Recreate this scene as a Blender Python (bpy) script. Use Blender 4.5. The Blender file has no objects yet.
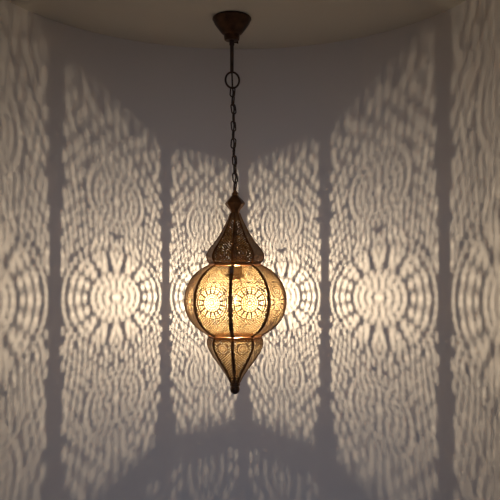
import bpy, math, random
import numpy as np
random.seed(7)
PI = math.pi
scene = bpy.context.scene
COL = scene.collection

# ------------------------------------------------------------------ geometry constants (metres)
CAM_Z = 1.80                 # camera height
CEIL_Z = 2.407                # ceiling height
F_PX, HOR = 726.0, 268.0     # focal length and horizon row in a 500 px frame
WR, WXC, WYC = 0.554, -0.030, 1.447     # radius and axis of the rounded alcove wall
LX, LY = -0.0359, 1.744      # lantern axis
ROT = math.radians(-4.0)     # turn of the lantern on its chain
K = LY / F_PX                # metres per pixel at the lantern axis
def zpx(y): return CAM_Z + (HOR - y) * K

# ------------------------------------------------------------------ camera
cam_d = bpy.data.cameras.new('camera')
cam_d.sensor_width = 36.0
cam_d.lens = 36.0 * F_PX / 500.0
cam_d.clip_start = 0.02
cam = bpy.data.objects.new('camera', cam_d)
cam.location = (0, 0, CAM_Z)
cam.rotation_euler = (PI / 2 + math.atan((HOR - 250) / F_PX), 0, 0)
COL.objects.link(cam)
scene.camera = cam

# ------------------------------------------------------------------ world: dim cool evening light from the open room
w = bpy.data.worlds.new('evening')
scene.world = w
w.use_nodes = True
bg = w.node_tree.nodes['Background']
bg.inputs[0].default_value = (0.62, 0.68, 1.0, 1)
bg.inputs[1].default_value = 0.03
# added cool fill light behind the viewer, standing in for ambient daylight
wl = bpy.data.lights.new('cool_fill', 'AREA')
wl.shape = 'RECTANGLE'; wl.size = 1.6; wl.size_y = 1.2; wl.energy = 24.0; wl.color = (0.66, 0.76, 1.0)
wo = bpy.data.objects.new('cool_fill', wl); wo.location = (0.1, -2.4, 1.5)
wo.rotation_euler = (PI / 2, 0, 0)
COL.objects.link(wo)

FILAMENT = 4000.0
BULB_W = 12.8

scene.view_settings.view_transform = 'Standard'
scene.view_settings.look = 'None'
scene.view_settings.gamma = 1
scene.view_settings.exposure = 0.0
scene.view_settings.use_curve_mapping = False
scene.cycles.denoising_prefilter = 'ACCURATE'
scene.cycles.use_adaptive_sampling = False
scene.cycles.max_bounces = 10
scene.cycles.diffuse_bounces = 6
scene.cycles.sample_clamp_indirect = 1.5

# ------------------------------------------------------------------ materials
def mat(name):
    m = bpy.data.materials.new(name)
    m.use_nodes = True
    nt = m.node_tree
    return m, nt, nt.nodes['Principled BSDF']

def plaster(name, col, bump=0.15):
    m, nt, p = mat(name)
    N, L = nt.nodes, nt.links
    tc = N.new('ShaderNodeTexCoord')
    n1 = N.new('ShaderNodeTexNoise'); n1.inputs['Scale'].default_value = 3.0; n1.inputs['Detail'].default_value = 4
    L.new(tc.outputs['Object'], n1.inputs['Vector'])
    mx = N.new('ShaderNodeMixRGB')
    mx.inputs[1].default_value = (*[c * 0.97 for c in col], 1); mx.inputs[2].default_value = (*col, 1)
    L.new(n1.outputs['Fac'], mx.inputs[0]); L.new(mx.outputs[0], p.inputs['Base Color'])
    p.inputs['Roughness'].default_value = 0.85
    p.inputs['Specular IOR Level'].default_value = 0.2
    return m

def metal(name, c1, c2, rough=0.38, metallic=1.0, scale=45.0):
    m, nt, p = mat(name)
    N, L = nt.nodes, nt.links
    tc = N.new('ShaderNodeTexCoord')
    n = N.new('ShaderNodeTexNoise'); n.inputs['Scale'].default_value = scale; n.inputs['Detail'].default_value = 5
    L.new(tc.outputs['Object'], n.inputs['Vector'])
    r = N.new('ShaderNodeValToRGB')
    r.color_ramp.elements[0].position = 0.35; r.color_ramp.elements[0].color = (*c1, 1)
    r.color_ramp.elements[1].position = 0.68; r.color_ramp.elements[1].color = (*c2, 1)
    L.new(n.outputs['Fac'], r.inputs[0]); L.new(r.outputs[0], p.inputs['Base Color'])
    p.inputs['Metallic'].default_value = metallic
    p.inputs['Roughness'].default_value = rough
    return m

M_WALL = plaster('wall_plaster', (0.60, 0.57, 0.55))
M_CEIL = plaster('ceiling_plaster', (0.52, 0.49, 0.43), 0.05)
M_PANEL = metal('pierced_brass', (0.14, 0.072, 0.034), (0.25, 0.135, 0.065), 0.42, 0.75)
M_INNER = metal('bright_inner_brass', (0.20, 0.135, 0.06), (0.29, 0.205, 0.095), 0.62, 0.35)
M_RIB = metal('antique_copper', (0.10, 0.045, 0.018), (0.22, 0.10, 0.04), 0.42, 0.9)
M_DARK = metal('blackened_bronze', (0.035, 0.018, 0.011), (0.09, 0.045, 0.024), 0.45, 0.85)
M_COPPER = metal('warm_copper', (0.40, 0.16, 0.06), (0.58, 0.26, 0.10), 0.35, 0.9)
M_CHAIN = metal('dark_chain', (0.028, 0.016, 0.012), (0.07, 0.035, 0.022), 0.5, 0.6)

def plain(name, c, rough):
    m, nt, p = mat(name)
    N, L = nt.nodes, nt.links
    n = N.new('ShaderNodeTexNoise'); n.inputs['Scale'].default_value = 60
    mx = N.new('ShaderNodeMixRGB'); mx.inputs[1].default_value = (*[q * .85 for q in c], 1); mx.inputs[2].default_value = (*c, 1)
    L.new(n.outputs['Fac'], mx.inputs[0]); L.new(mx.outputs[0], p.inputs['Base Color'])
    p.inputs['Roughness'].default_value = rough
    return m
M_CORD = plain('brown_textile_cord', (0.035, 0.02, 0.015), 0.8)
M_CERAMIC = plain('socket_ceramic', (0.2, 0.16, 0.12), 0.5)

def floor_mat():
    m, nt, p = mat('floor_boards')
    N, L = nt.nodes, nt.links
    tc = N.new('ShaderNodeTexCoord')
    br = N.new('ShaderNodeTexBrick')
    br.inputs['Color1'].default_value = (0.30, 0.25, 0.21, 1); br.inputs['Color2'].default_value = (0.24, 0.20, 0.17, 1)
    br.inputs['Mortar'].default_value = (0.08, 0.06, 0.05, 1); br.inputs['Scale'].default_value = 1.2
    br.inputs['Mortar Size'].default_value = 0.004; br.inputs['Row Height'].default_value = 0.14; br.inputs['Brick Width'].default_value = 1.4
    L.new(tc.outputs['Object'], br.inputs['Vector']); L.new(br.outputs['Color'], p.inputs['Base Color'])
    p.inputs['Roughness'].default_value = 0.5
    return m
M_FLOOR = floor_mat()

# clear bulb glass: lets light straight through, with a faint reflection
M_GLASS = bpy.data.materials.new('clear_bulb_glass'); M_GLASS.use_nodes = True
nt = M_GLASS.node_tree; nt.nodes.clear()
o_ = nt.nodes.new('ShaderNodeOutputMaterial'); mx_ = nt.nodes.new('ShaderNodeMixShader')
t_ = nt.nodes.new('ShaderNodeBsdfTransparent'); g_ = nt.nodes.new('ShaderNodeBsdfGlossy'); f_ = nt.nodes.new('ShaderNodeFresnel')
t_.inputs[0].default_value = (0.98, 0.96, 0.93, 1); g_.inputs['Roughness'].default_value = 0.08; f_.inputs[0].default_value = 1.05
nt.links.new(f_.outputs[0], mx_.inputs[0]); nt.links.new(t_.outputs[0], mx_.inputs[1]); nt.links.new(g_.outputs[0], mx_.inputs[2])
nt.links.new(mx_.outputs[0], o_.inputs[0])

M_FIL = bpy.data.materials.new('glowing_filament'); M_FIL.use_nodes = True
nt = M_FIL.node_tree; nt.nodes.clear()
o_ = nt.nodes.new('ShaderNodeOutputMaterial'); e_ = nt.nodes.new('ShaderNodeEmission')
bb = nt.nodes.new('ShaderNodeBlackbody'); bb.inputs[0].default_value = 4300
nt.links.new(bb.outputs[0], e_.inputs[0]); e_.inputs[1].default_value = FILAMENT
nt.links.new(e_.outputs[0], o_.inputs[0])

# ------------------------------------------------------------------ mesh helpers
def mesh_obj(name, verts, faces, m, parent=None, smooth=True, loc=None):
    me = bpy.data.meshes.new(name)
    me.from_pydata([tuple(map(float, v)) for v in verts], [], faces)
    me.materials.append(m)
    if smooth:
        me.polygons.foreach_set('use_smooth', [True] * len(me.polygons))
    me.update()
    o = bpy.data.objects.new(name, me)
    if parent: o.parent = parent
    if loc: o.location = loc
    COL.objects.link(o)
    return o

def sharp(o, deg=35):
    import bmesh
    bm = bmesh.new(); bm.from_mesh(o.data)
    bmesh.ops.recalc_face_normals(bm, faces=bm.faces)
    lim = math.radians(deg)
    for e in bm.edges:
        if len(e.link_faces) == 2 and e.calc_face_angle(0) > lim: e.smooth = False
    bm.to_mesh(o.data); bm.free()
    return o

def lathe(prof, n=48, rot=0.0, closed=False):
    """prof: list of (r, z); caps the ends when r > 0 unless closed into a loop."""
    v, f, rings = [], [], []
    for r, z in prof:
        if r < 1e-6:
            rings.append([len(v)]); v.append((0, 0, z))
        else:
            rings.append(list(range(len(v), len(v) + n)))
            v += [(r * math.cos(2 * PI * i / n + rot), r * math.sin(2 * PI * i / n + rot), z) for i in range(n)]
    pairs = list(zip(rings[:-1], rings[1:])) + ([(rings[-1], rings[0])] if closed else [])
    for a, b in pairs:
        for i in range(n):
            j = (i + 1) % n
            if len(a) == 1: f.append((a[0], b[j], b[i]))
            elif len(b) == 1: f.append((a[i], a[j], b[0]))
            else: f.append((a[i], a[j], b[j], b[i]))
    if not closed:
        for rg, rev in ((rings[0], True), (rings[-1], False)):
            if len(rg) > 1: f.append(tuple(reversed(rg)) if rev else tuple(rg))
    return v, f

def tube(pts, rad, n=10, loop=False):
    pts = [np.array(p, float) for p in pts]
    v, f = [], []
    m_ = len(pts)
    tang = []
    for i in range(m_):
        a = pts[(i - 1) % m_] if (loop or i > 0) else pts[i]
        b = pts[(i + 1) % m_] if (loop or i < m_ - 1) else pts[i]
        t = b - a; tang.append(t / np.linalg.norm(t))
    up = np.array((0, 0, 1.0))
    if abs(tang[0] @ up) > 0.9: up = np.array((1.0, 0, 0))
    u = np.cross(tang[0], up); u /= np.linalg.norm(u)
    for i in range(m_):
        u = u - tang[i] * (u @ tang[i]); u /= np.linalg.norm(u)
        w_ = np.cross(tang[i], u)
        for k in range(n):
            a = 2 * PI * k / n
            v.append(pts[i] + rad * (math.cos(a) * u + math.sin(a) * w_))
    for i in range(m_ if loop else m_ - 1):
        a, b = i * n, ((i + 1) % m_) * n
        for k in range(n):
            j = (k + 1) % n
            f.append((a + k, a + j, b + j, b + k))
    if not loop:
        f.append(tuple(reversed(range(n)))); f.append(tuple(range((m_ - 1) * n, m_ * n)))
    return v, f

def merge(*parts):
    V, Fc = [], []
    for v, f in parts:
        o = len(V); V += list(v); Fc += [tuple(i + o for i in q) for q in f]
    return V, Fc

def box(x0, x1, y0, y1, z0, z1):
    v = [(x, y, z) for x in (x0, x1) for y in (y0, y1) for z in (z0, z1)]
    return v, [(0, 1, 3, 2), (4, 6, 7, 5), (0, 4, 5, 1), (2, 3, 7, 6), (0, 2, 6, 4), (1, 5, 7, 3)]

# ------------------------------------------------------------------ the setting
T = 0.08
Y_END = 0.45                 # the alcove opens to the room here, level with the viewer's side
inner, outer = [], []
for rr, lst in ((WR, inner), (WR + T, outer)):
    lst.append((WXC + rr, Y_END))
    for i in range(0, 129):
        a = PI * i / 128
        lst.append((WXC + rr * math.cos(a), WYC + rr * math.sin(a)))
    lst.append((WXC - rr, Y_END))
n = len(inner)
v = [(x, y, z) for z in (0.0, CEIL_Z) for lst in (inner, outer) for x, y in lst]
I = lambda lay, lst, k: lay * 2 * n + lst * n + k
f = []
for k in range(n - 1):
    f.append((I(0, 0, k), I(0, 0, k + 1), I(1, 0, k + 1), I(1, 0, k)))
    f.append((I(0, 1, k + 1), I(0, 1, k), I(1, 1, k), I(1, 1, k + 1)))
    f.append((I(0, 0, k), I(0, 1, k), I(0, 1, k + 1), I(0, 0, k + 1)))
    f.append((I(1, 0, k), I(1, 0, k + 1), I(1, 1, k + 1), I(1, 1, k)))
for k in (0, n - 1):
    f.append((I(0, 0, k), I(1, 0, k), I(1, 1, k), I(0, 1, k)))
wall = sharp(mesh_obj('wall_back', v, f, M_WALL)); wall['kind'] = 'structure'
wall['label'] = 'smooth off-white plaster wall curving around behind the lantern'

v, f = box(WXC - WR, WXC + WR, Y_END - .06, Y_END, 1.97, CEIL_Z)  # unseen header added to keep fill light off the upper wall
head = mesh_obj('shade_header', v, f, M_WALL, smooth=False); head['kind'] = 'structure'
x0, x1, y0, y1 = WXC - WR - T, WXC + WR + T, 0.3, WYC + WR + T
v, f = box(x0, x1, y0, y1, CEIL_Z, CEIL_Z + 0.08)
ceil = mesh_obj('ceiling', v, f, M_CEIL, smooth=False); ceil['kind'] = 'structure'
v, f = box(x0 - 1.0, x1 + 1.0, y0 - 0.6, y1, -0.05, 0.0)
flo = mesh_obj('floor', v, f, M_FLOOR, smooth=False); flo['kind'] = 'structure'

# ------------------------------------------------------------------ the pendant lantern
Z0 = zpx(301.0)              # middle of the belly; lantern parts are built around this height
root = bpy.data.objects.new('pendant_lantern', None)
root.location = (LX, LY, Z0)
root.empty_display_size = 0.05
COL.objects.link(root)
root['label'] = 'Moroccan style antique brass hanging lantern of pierced eight-sided metal on a chain, lit'
root['category'] = 'pendant lamp'

def P(y): return zpx(y) - Z0            # picture row at the lantern axis -> height in lantern space
RS = 0.985
def prof(rows):                         # (row, radius px) -> dense smooth (r, z) profile by Catmull-Rom
    pts = np.array([(r * K * RS, P(y)) for y, r in rows])
    d = np.r_[0, np.cumsum(np.hypot(*np.diff(pts, axis=0).T))]
    t = np.linspace(0, d[-1], 240)
    out = np.zeros((240, 2))
    m_ = np.gradient(pts, d, axis=0)
    for i, tt in enumerate(t):
        k = min(np.searchsorted(d, tt, 'right') - 1, len(d) - 2)
        h = d[k + 1] - d[k]; s = (tt - d[k]) / h
        out[i] = ((1 + 2 * s) * (1 - s) ** 2 * pts[k] + s * (1 - s) ** 2 * h * m_[k]
                  + s * s * (3 - 2 * s) * pts[k + 1] + s * s * (s - 1) * h * m_[k + 1])
    return out
DOME = prof([(213, 4.6), (219, 7), (226, 10.5), (235, 15.3), (243, 21), (250, 26.5), (256, 29.2), (260.5, 28), (264, 24.5)])
BELLY = prof([(265, 25.5), (267.5, 31), (272, 38), (280, 45.3), (290, 50), (301, 51.5), (311, 50), (321, 45), (328.5, 37.5), (333, 30.5), (335.5, 26)])
CONE = prof([(336.5, 25), (339, 27.6), (343, 28.3), (350, 26), (358, 21), (366, 15), (374, 9.2), (383, 4.2)])
C8, S8 = math.cos(PI / 8), math.sin(PI / 8)

class Panel:
    """One flat-sided gore of the lantern: (u, v) in metres -> 3D, v = arc length from the top."""
    def __init__(self, pr):
        self.a = pr[:, 0] * C8; self.z = pr[:, 1]; self.hw = pr[:, 0] * S8
        self.s = np.r_[0, np.cumsum(np.hypot(np.diff(self.a), np.diff(self.z)))]
        self.L = self.s[-1]
        da, dz = np.gradient(self.a, self.s), np.gradient(self.z, self.s)
        l = np.hypot(da, dz); self.na, self.nz = -dz / l, da / l      # outward normal
    def ip(self, arr, v): return np.interp(v, self.s, arr)
    def v_at_row(self, y): return float(np.interp(-P(y), -self.z, self.s))
    def half(self, v): return float(np.interp(v, self.s, self.hw))

def pierce(panel, holes, margin_fn, cell, thick, name):
    hwmax = panel.hw.max()
    nu = int(math.ceil(hwmax / cell)) + 1
    us = np.arange(-nu, nu + 1) * cell
    nv = int(round(panel.L / cell)); vs = np.linspace(0, panel.L, nv + 1)
    U, V = np.meshgrid(us, vs, indexing='ij')
    D = np.full(U.shape, 1.0)
    for (hu, hv, ru, rv, ang) in holes:
        R = max(ru, rv) + 2 * cell
        i0, i1 = np.searchsorted(us, (hu - R, hu + R)); j0, j1 = np.searchsorted(vs, (hv - R, hv + R))
        if i0 >= i1 or j0 >= j1: continue
        du, dv = U[i0:i1, j0:j1] - hu, V[i0:i1, j0:j1] - hv
        c, s = math.cos(ang), math.sin(ang)
        p, q = (du * c + dv * s) / ru, (-du * s + dv * c) / rv
        d = (np.hypot(p, q) - 1) * min(ru, rv)
        D[i0:i1, j0:j1] = np.minimum(D[i0:i1, j0:j1], d)
    D = np.minimum(D, np.interp(V, panel.s, panel.hw) - np.abs(U) + 1e-6)
    D = np.clip(D, -cell, cell)
    D[np.abs(D) < 1e-7] = 1e-7
    inside = D > 0
    idx, vu, vv = {}, [], []
    def gv(i, j):
        k = (i, j)
        if k not in idx: idx[k] = len(vu); vu.append(us[i]); vv.append(vs[j])
        return idx[k]
    def ev(i, j, i2, j2):
        k = (i, j, i2, j2) if (i, j) < (i2, j2) else (i2, j2, i, j)
        if k not in idx:
            t = D[k[0], k[1]] / (D[k[0], k[1]] - D[k[2], k[3]])
            t = min(max(t, 0.04), 0.96)
            idx[k] = len(vu)
            vu.append(us[k[0]] + t * (us[k[2]] - us[k[0]])); vv.append(vs[k[1]] + t * (vs[k[3]] - vs[k[1]]))
        return idx[k]
    faces = []
    cnt = inside[:-1, :-1].astype(int) + inside[1:, :-1] + inside[1:, 1:] + inside[:-1, 1:]
    for i, j in np.argwhere(cnt > 0):
        i, j = int(i), int(j)
        cs = [(i, j), (i + 1, j), (i + 1, j + 1), (i, j + 1)]
        if cnt[i, j] == 4:
            faces.append(tuple(gv(*c) for c in cs)); continue
        poly = []
        for k in range(4):
            a, b = cs[k], cs[(k + 1) % 4]
            if inside[a]: poly.append(gv(*a))
            if inside[a] != inside[b]: poly.append(ev(*a, *b))
        if len(poly) >= 3: faces.append(tuple(poly))
    vu, vv = np.array(vu), np.array(vv)
    a, z = panel.ip(panel.a, vv), panel.ip(panel.z, vv)
    na, nz = panel.ip(panel.na, vv), panel.ip(panel.nz, vv)
    front = np.c_[a, vu, z]                                       # panel faces local +X
    sc_ = (a - thick) / np.maximum(a, 1e-6)
    back = np.c_[a - na * thick, vu * sc_, z - nz * thick]
    n_ = len(vu)
    edges = {}
    for fc in faces:
        for k in range(len(fc)):
            p, q = fc[k], fc[(k + 1) % len(fc)]
            if (q, p) in edges: del edges[(q, p)]
            else: edges[(p, q)] = 1
    F = list(faces) + [tuple(i + n_ for i in reversed(fc)) for fc in faces]
    F += [(q, p, p + n_, q + n_) for (p, q) in edges]
    me = bpy.data.meshes.new(name)
    me.from_pydata(np.r_[front, back].tolist(), [], F)
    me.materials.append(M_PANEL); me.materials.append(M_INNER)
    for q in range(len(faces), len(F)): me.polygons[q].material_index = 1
    me.update()
    return me

mm = 0.001
def ring(cu, cv, R, n_, ru, rv, ph=0.0, skip=None):
    out = []
    for k in range(n_):
        a = 2 * PI * (k + ph) / n_
        if skip and skip(a): continue
        out.append((cu + R * math.cos(a), cv + R * math.sin(a), ru, rv, a))   # ru radial, rv tangential
    return out

def fill(panel, holes, keep, margin_fn, pitch, r, gap, v0, v1, bands=(), ratio=2.0, slot=(1.2, 1.6), dots=2500):
    """lace of small slots around the medallions, mirrored about the middle of the gore"""
    def clash(h):
        for g in holes:
            d = math.hypot(g[0] - h[0], g[1] - h[1])
            ex = (h[0] - g[0]) / (h[2] + (g[2] + g[3]) / 2 + gap); ey = (h[1] - g[1]) / (h[3] + (g[2] + g[3]) / 2 + gap)
            if ex * ex + ey * ey < 1: return True
        return False
    pu, pv = pitch, pitch * ratio                 # staggered columns of short upright slots
    cols = int(panel.hw.max() / pu) + 1
    for c in range(cols):
        v_ = v0 + (pv / 2 if c % 2 else 0)
        while v_ < v1:
            u_ = c * pu
            jit = 0 if c == 0 else random.uniform(-.10, .10) * pu
            ln = r * random.uniform(*slot)
            h = (u_ + jit, v_ + (0 if c == 0 else random.uniform(-.12, .12) * pv), r * random.uniform(.88, 1.08), ln,
                 0 if c == 0 else random.gauss(0, .28))
            lim = panel.half(v_) - margin_fn(v_)
            ok = h[0] + r < lim and h[1] - ln > v0 - 2 * mm and h[1] + ln < v1 + 2 * mm
            ok = ok and not any(math.hypot(h[0] - cu, h[1] - cv) < R + r * 1.2 for cu, cv, R in keep) and not clash(h)
            if ok:
                holes.append(h)
                if c: holes.append((-h[0], h[1], h[2], h[3], -h[4]))
            v_ += pv
    for _ in range(dots):                        # small pierced dots in whatever solid spots are left
        v_ = random.uniform(v0, v1); lim = panel.half(v_) - margin_fn(v_)
        if lim < r: continue
        rr = random.uniform(.78, 1.0) * r
        u_ = random.uniform(0, lim)
        if u_ < rr + gap / 2: u_ = 0.0
        if u_ + rr > lim + .3 * mm: continue
        h = (u_, v_, rr, rr * random.uniform(1.0, 1.3), 0)
        if any(math.hypot(h[0] - cu, h[1] - cv) < R + rr for cu, cv, R in keep) or clash(h): continue
        holes.append(h)
        if u_ > 0: holes.append((-u_, v_, h[2], h[3], 0))

def border(panel, holes, v_, pitch, ru, rv, margin_fn):
    lim = panel.half(v_) - margin_fn(v_)
    k = int((lim - ru) / pitch)
    for i in range(-k, k + 1): holes.append((i * pitch, v_, ru, rv, 0))

# --- belly gores
pb = Panel(BELLY)
mg = lambda v_: 2.8 * mm + 1.4 * mm * pb.half(v_) / pb.hw.max()
cv = pb.v_at_row(301)
H = [(0, cv, 3.8 * mm, 3.8 * mm, 0)]
H += ring(0, cv, 8.0 * mm, 10, 2.4 * mm, 2.1 * mm)
H += ring(0, cv, 13.4 * mm, 16, 2.3 * mm, 2.2 * mm, .5)
H += ring(0, cv, 18.3 * mm, 22, 1.9 * mm, 2.15 * mm, .5)
for dth, rad, ru_, rv_ in ((0, 24.3, 1.9, 2.9), (-.20, 29.4, 2.3, 2.05), (.20, 29.4, 2.3, 2.05), (-.28, 34.6, 1.8, 1.65), (0, 35.3, 1.9, 1.7), (.28, 34.6, 1.8, 1.65)):
    H += ring(0, cv, rad * mm, 16, ru_ * mm, rv_ * mm, dth)
keep = [(0, cv, 38.6 * mm)]
for row in (274.5, 327.5):
    c2 = pb.v_at_row(row)
    H.append((0, c2, 2.1 * mm, 2.1 * mm, 0))
    H += ring(0, c2, 5.6 * mm, 8, 1.5 * mm, 1.25 * mm)
    H += ring(0, c2, 9.6 * mm, 14, 1.35 * mm, 1.4 * mm, .5)
    H += ring(0, c2, 13.0 * mm, 20, 1.2 * mm, 1.35 * mm, .5)
    H += [h for h in ring(0, c2, 17.2 * mm, 28, 1.25 * mm, 1.5 * mm) if abs(h[0]) < pb.half(h[1]) - mg(h[1]) - 1.4 * mm and math.hypot(h[0], h[1] - cv) > 42 * mm and 5 * mm < h[1] < pb.L - 5 * mm]
    keep.append((0, c2, 15.4 * mm))
    H = [h for h in H]
sgn = pb.v_at_row
bands = ()
H = [h for h in H if not (any(abs(h[1] - b) < 1.5 * mm for b in bands) and math.hypot(h[0], h[1] - cv) > 36 * mm)]
keep2 = keep
border(pb, H, 3.0 * mm, 4.4 * mm, 1.35 * mm, 1.5 * mm, mg)
border(pb, H, pb.L - 3.0 * mm, 4.4 * mm, 1.35 * mm, 1.5 * mm, mg)
# rings of small holes just outside the dark circle of each medallion
H += [h for h in ring(0, cv, 40.4 * mm, 48, 1.35 * mm, 1.7 * mm, .5) if abs(h[0]) < pb.half(h[1]) - mg(h[1]) - 1.5 * mm]
fill(pb, H, keep2, mg, 3.6 * mm, 1.42 * mm, .5 * mm, 5.5 * mm, pb.L - 5 * mm, bands, 1.72, (1.0, 1.3))
belly_mesh = pierce(pb, H, mg, .5 * mm, .7 * mm, 'belly_panel')

# --- dome gores
pd = Panel(DOME)
mg2 = lambda v_: 1.3 * mm + 1.9 * mm * pd.half(v_) / pd.hw.max()
c3 = pd.v_at_row(252.5)
H = [(0, c3, 1.6 * mm, 1.6 * mm, 0)]
H += ring(0, c3, 4.4 * mm, 8, 1.4 * mm, 1.05 * mm)
H += ring(0, c3, 9.6 * mm, 16, 1.4 * mm, 1.3 * mm, .5)
fill(pd, H, [(0, c3, 11.6 * mm)], mg2, 3.9 * mm, 1.6 * mm, .6 * mm, 12 * mm, pd.L - 3 * mm, (), 1.7, (.9, 1.2), 0)
dome_mesh = pierce(pd, H, mg2, .5 * mm, .7 * mm, 'dome_panel')

# --- lower cone gores
pc = Panel(CONE)
mg3 = lambda v_: 1.3 * mm + 1.9 * mm * pc.half(v_) / pc.hw.max()
c4 = pc.v_at_row(346.5)
H = [(0, c4, 1.7 * mm, 1.7 * mm, 0)]
H += ring(0, c4, 4.8 * mm, 8, 1.4 * mm, 1.1 * mm)
H += ring(0, c4, 10.2 * mm, 16, 1.3 * mm, 1.3 * mm, .5)
fill(pc, H, [(0, c4, 12.4 * mm)], mg3, 3.9 * mm, 1.55 * mm, .6 * mm, 3 * mm, pc.L - 12 * mm, (), 1.7, (.8, 1.1), 0)
cone_mesh = pierce(pc, H, mg3, .5 * mm, .7 * mm, 'cone_panel')

for nm, me in (('belly_panel', belly_mesh), ('dome_panel', dome_mesh), ('cone_panel', cone_mesh)):
    for k in range(8):
        o = bpy.data.objects.new(nm, me)
        o.parent = root
        o.rotation_euler = (0, 0, -PI / 2 + ROT + PI / 8 + k * PI / 4)
        COL.objects.link(o)

# --- ribs: folded strips riding on the corners
def rib_mesh(pr, w_out, proud, name, w_in=None):
    pr = pr[::6].tolist() + [pr[-1].tolist()]
    v, f = [], []
    t = np.gradient(np.array(pr), axis=0)
    rmax = max(p[0] for p in pr)
    for i, (r, z) in enumerate(pr):
        tt = t[i] / np.linalg.norm(t[i]); nr, nz = -tt[1], tt[0]
        wd = w_out * (.45 + .55 * r / rmax)
        # cross-section: two flat wings lying on the neighbouring gores + rounded spine
        for s, off in ((-1, .2), (-1, .8), (-.45, .95), (0, 1.0), (.45, .95), (1, .8), (1, .2), (0, -.25)):
            y = s * wd / 2
            drop = abs(y) * math.tan(PI / 8)
            rr = r - drop + nr * proud * off
            v.append((rr, y, z + nz * proud * off))
    m_ = 8
    for i in range(len(pr) - 1):
        for k in range(m_):
            j = (k + 1) % m_
            f.append((i * m_ + k, (i + 1) * m_ + k, (i + 1) * m_ + j, i * m_ + j))
    f.append(tuple(range(m_))); f.append(tuple(reversed(range((len(pr) - 1) * m_, len(pr) * m_))))
    return v, f
for pr, wd, pd_, nm in ((BELLY, 7.6 * mm, 1.9 * mm, 'belly_rib'), (DOME, 5.0 * mm, 1.5 * mm, 'dome_rib'), (CONE, 5.2 * mm, 1.5 * mm, 'cone_rib')):
    v, f = rib_mesh(pr, wd, pd_, nm)
    first = None
    for k in range(8):
        if first is None:
            o = first = sharp(mesh_obj(nm, v, f, M_RIB, root), 50)
        else:
            o = first.copy(); COL.objects.link(o)
        o.rotation_euler = (0, 0, -PI / 2 + ROT + k * PI / 4)

# --- rings at the two waists (eight-sided, like the body)
def oct_ring(name, rows, m):
    v, f = lathe([(r * K, P(y)) for y, r in rows], 8, -PI / 2 + ROT, closed=True)
    return sharp(mesh_obj(name, v, f, m, root), 30)
oct_ring('upper_waist_ring', [(263.2, 25.4), (264.0, 26.6), (265.4, 26.6), (266.0, 25.6), (265.2, 16.6), (264.4, 16.6)], M_COPPER)
oct_ring('lower_waist_ring', [(334.6, 25.8), (335.2, 27.2), (336.4, 27.2), (337.4, 26.2), (336.9, 22.5), (335.4, 22.5)], M_COPPER)

# --- neck, finial and bottom knob
def turned(name, rows, m, n_=40, parent=root, rot=0, deg=40):
    v, f = lathe([(r * K, P(y)) for y, r in rows], n_, rot)
    return sharp(mesh_obj(name, v, f, m, parent), deg)
turned('top_finial', [(214.5, 0), (214.5, 5.0), (212.5, 4.4), (211, 4.8), (209.5, 5.6), (206.5, 8.2), (204.3, 9.8), (202.8, 9.9), (201, 8.6),
                      (198, 5.6), (195.6, 3.4), (194.6, 3.3), (193.6, 3.6), (192.8, 3.0), (191.6, 2.0), (190.5, 1.8), (190.3, 0)], M_RIB, 8, rot=-PI / 2 + ROT, deg=25)
turned('bottom_knob', [(393.4, 0), (393.3, 1.6), (392.5, 3.2), (390.6, 4.5), (388.5, 4.8), (386.6, 4.4), (385.5, 4.0), (385.1, 4.9), (383.9, 5.2),
                       (383, 4.9), (382.4, 4.5), (380, 4.6), (380, 0)], M_DARK)
# clasp of the hinged gore on the front corner
v, f = merge(box(.1255, .1300, -.0048, .0048, P(275), P(267)), tube([(.1235, -.004, P(271)), (.1315, 0, P(271)), (.1235, .004, P(271))], .0012, 8))
v = [(x - .036, y, z) for x, y, z in v]
cl = mesh_obj('clasp', v, f, M_DARK, root, smooth=False)
cl.rotation_euler = (0, 0, -PI / 2 + ROT)

# --- lamp holder and bulb inside
turned('socket', [(262, 0), (262, 3.0), (263, 6.4), (266, 7.2), (273, 7.4), (276, 10.2), (277.5, 10.1), (277.5, 0)], M_CERAMIC)
turned('stem', [(213, 0), (213, 1.8), (263, 1.8), (263, 0)], M_DARK, 16)
bulb = turned('light_bulb', [(279, 5.3), (283, 5.8), (287, 8.0), (292, 11.2), (297, 12.9), (301.5, 13.2), (306, 12.2), (310, 9.4), (313, 5.2), (314.2, 0)][::1], M_GLASS, 32)
bulb['label'] = 'clear glass bulb'
v, f = lathe([(r * K, P(y)) for y, r in [(277.6, 0), (277.6, 5.2), (279.4, 5.4), (280, 5.0), (280, 0)]], 32)
mesh_obj('screw_cap', v, f, M_RIB, bulb)
zf = P(301.5); hl = .0040
v, f = tube([(0, 0, zf - hl), (0, 0, zf + hl)], .00015, 6)
mesh_obj('filament', v, f, M_FIL, bulb, smooth=False)
for k in range(8):                            # the light the upright filament gives, all round
    ld = bpy.data.lights.new('filament_light', 'AREA')
    ld.shape = 'RECTANGLE'; ld.size = .0028; ld.size_y = .0080
    ld.energy = BULB_W / 8
    ld.color = (1.0, 0.825, 0.585)
    az = -PI / 2 + ROT + PI / 8 + k * PI / 4
    lo = bpy.data.objects.new('filament_light', ld); lo.parent = bulb
    lo.location = (.0007 * math.cos(az), .0007 * math.sin(az), zf)
    lo.rotation_euler = (PI / 2, 0, az + PI / 2)
    COL.objects.link(lo)
v, f = merge(tube([(-.002, 0, P(281)), (-.0012, 0, zf + hl)], .0003, 6), tube([(.002, 0, P(281)), (.0012, 0, zf + hl)], .0003, 6))
mesh_obj('filament_support', v, f, M_DARK, bulb)

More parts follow.
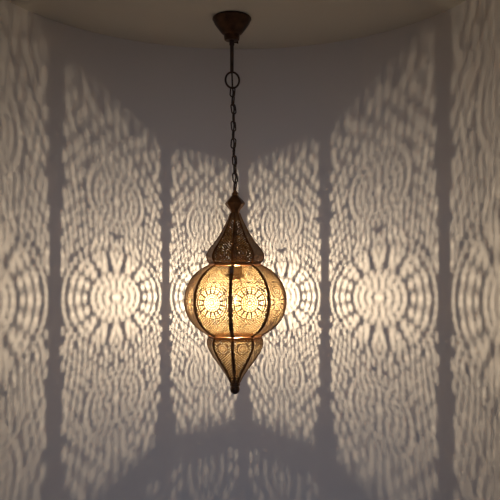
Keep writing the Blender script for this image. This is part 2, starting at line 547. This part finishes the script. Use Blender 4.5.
# --- canopy on the ceiling, rod, ring, chain and cord
CXO = (231.7 - 235.0) * K                      # the canopy sits a little to the left of the lantern
zc = CEIL_Z - Z0
def at(prof_, n_=48): return lathe([(r * K, zc - d * K) for d, r in prof_], n_)
v, f = at([(0, 0), (0, 18.4), (.8, 18.8), (1.2, 19.6), (2.4, 19.7), (3.4, 18.9), (6.5, 17.6), (9.5, 15.6), (12.5, 13.3), (15, 11.4), (16.8, 9.9), (17.6, 8.8),
           (18.0, 8.0), (22.8, 7.6), (23.6, 6.8), (23.8, 0)])
can = sharp(mesh_obj('ceiling_canopy', v, f, M_DARK, root, loc=(CXO, 0, 0)), 40)
v, f = merge(tube([(6 * K * 0, 0, zc - 25.6 * K), (5.4 * K, 0, zc - 25.6 * K)], .0016, 10), tube([(5.0 * K, 0, zc - 25.6 * K), (6.6 * K, 0, zc - 25.6 * K)], .0030, 12))
mesh_obj('grip_screw', v, f, M_DARK, can)
RING_Z = P(79.0)
v, f = lathe([(0, zc - 23 * K), (2.6 * K, zc - 23.2 * K), (2.6 * K, zc - 28 * K), (1.9 * K, zc - 29 * K), (1.8 * K, P(70)), (1.5 * K, P(71)), (1.3 * K, P(72)), (0, P(72))][::1], 20)
sharp(mesh_obj('rod', v, f, M_CHAIN, root, loc=(CXO, 0, 0)), 40)
XR = (232.2 - 235) * K
v, f = tube([(7.0 * K * math.cos(2 * PI * i / 40), 0, 8.0 * K * math.sin(2 * PI * i / 40)) for i in range(40)], 1.05 * K, 10, loop=True)
rg = mesh_obj('suspension_ring', v, f, M_CHAIN, root, loc=(XR, 0, RING_Z)); rg.rotation_euler = (0, 0, math.radians(12))

top = np.array((XR, 0, RING_Z - 7.6 * K)); bot = np.array((0.0, 0, P(190.5)))
NL = 12
pitch = (top[2] - bot[2]) / NL
lk_w, lk_l, lk_r = 2.3 * K, pitch / 2 + .6 * K, .75 * K
pts = []
for i in range(28):
    a = 2 * PI * i / 28
    c, s = math.cos(a), math.sin(a)
    straight = lk_l - lk_w
    pts.append((lk_w * c, 0, lk_w * s + (straight if s > 0 else -straight if s < 0 else 0)))
v, f = tube(pts, lk_r, 8, loop=True)
first = None
def path(t):
    p = top + (bot - top) * t
    p = p + np.array((math.sin(t * PI) * 0.0006 + .0016 * math.sin(t * 9.0) * math.sin(PI * t), 0, 0)); return p
for i in range(NL):
    t = (i + .5) / NL
    p = path(t)
    if first is None: o = first = mesh_obj('chain_link', v, f, M_CHAIN, root)
    else:
        o = first.copy(); COL.objects.link(o)
    o.location = tuple(p)
    o.rotation_euler = (0, random.uniform(-.06, .06) + (-.10 if i % 3 else .08), math.radians(25 + (90 if i % 2 else 0) + random.uniform(-12, 12)))
# the cord weaves down through the links
cp = []
for i in range(161):
    t = i / 160
    p = path(t) if t > .0 else top.copy()
    ph = t * NL * PI
    cp.append((p[0] + .0016 * math.sin(ph), .0016 * math.cos(ph * .5), p[2]))
cp = [(CXO, 0, P(70)), (CXO + .0006, 0, P(76)), (XR, 0, P(82))] + cp
v, f = tube(cp, .85 * K, 8)
mesh_obj('electric_cord', v, f, M_CORD, root)
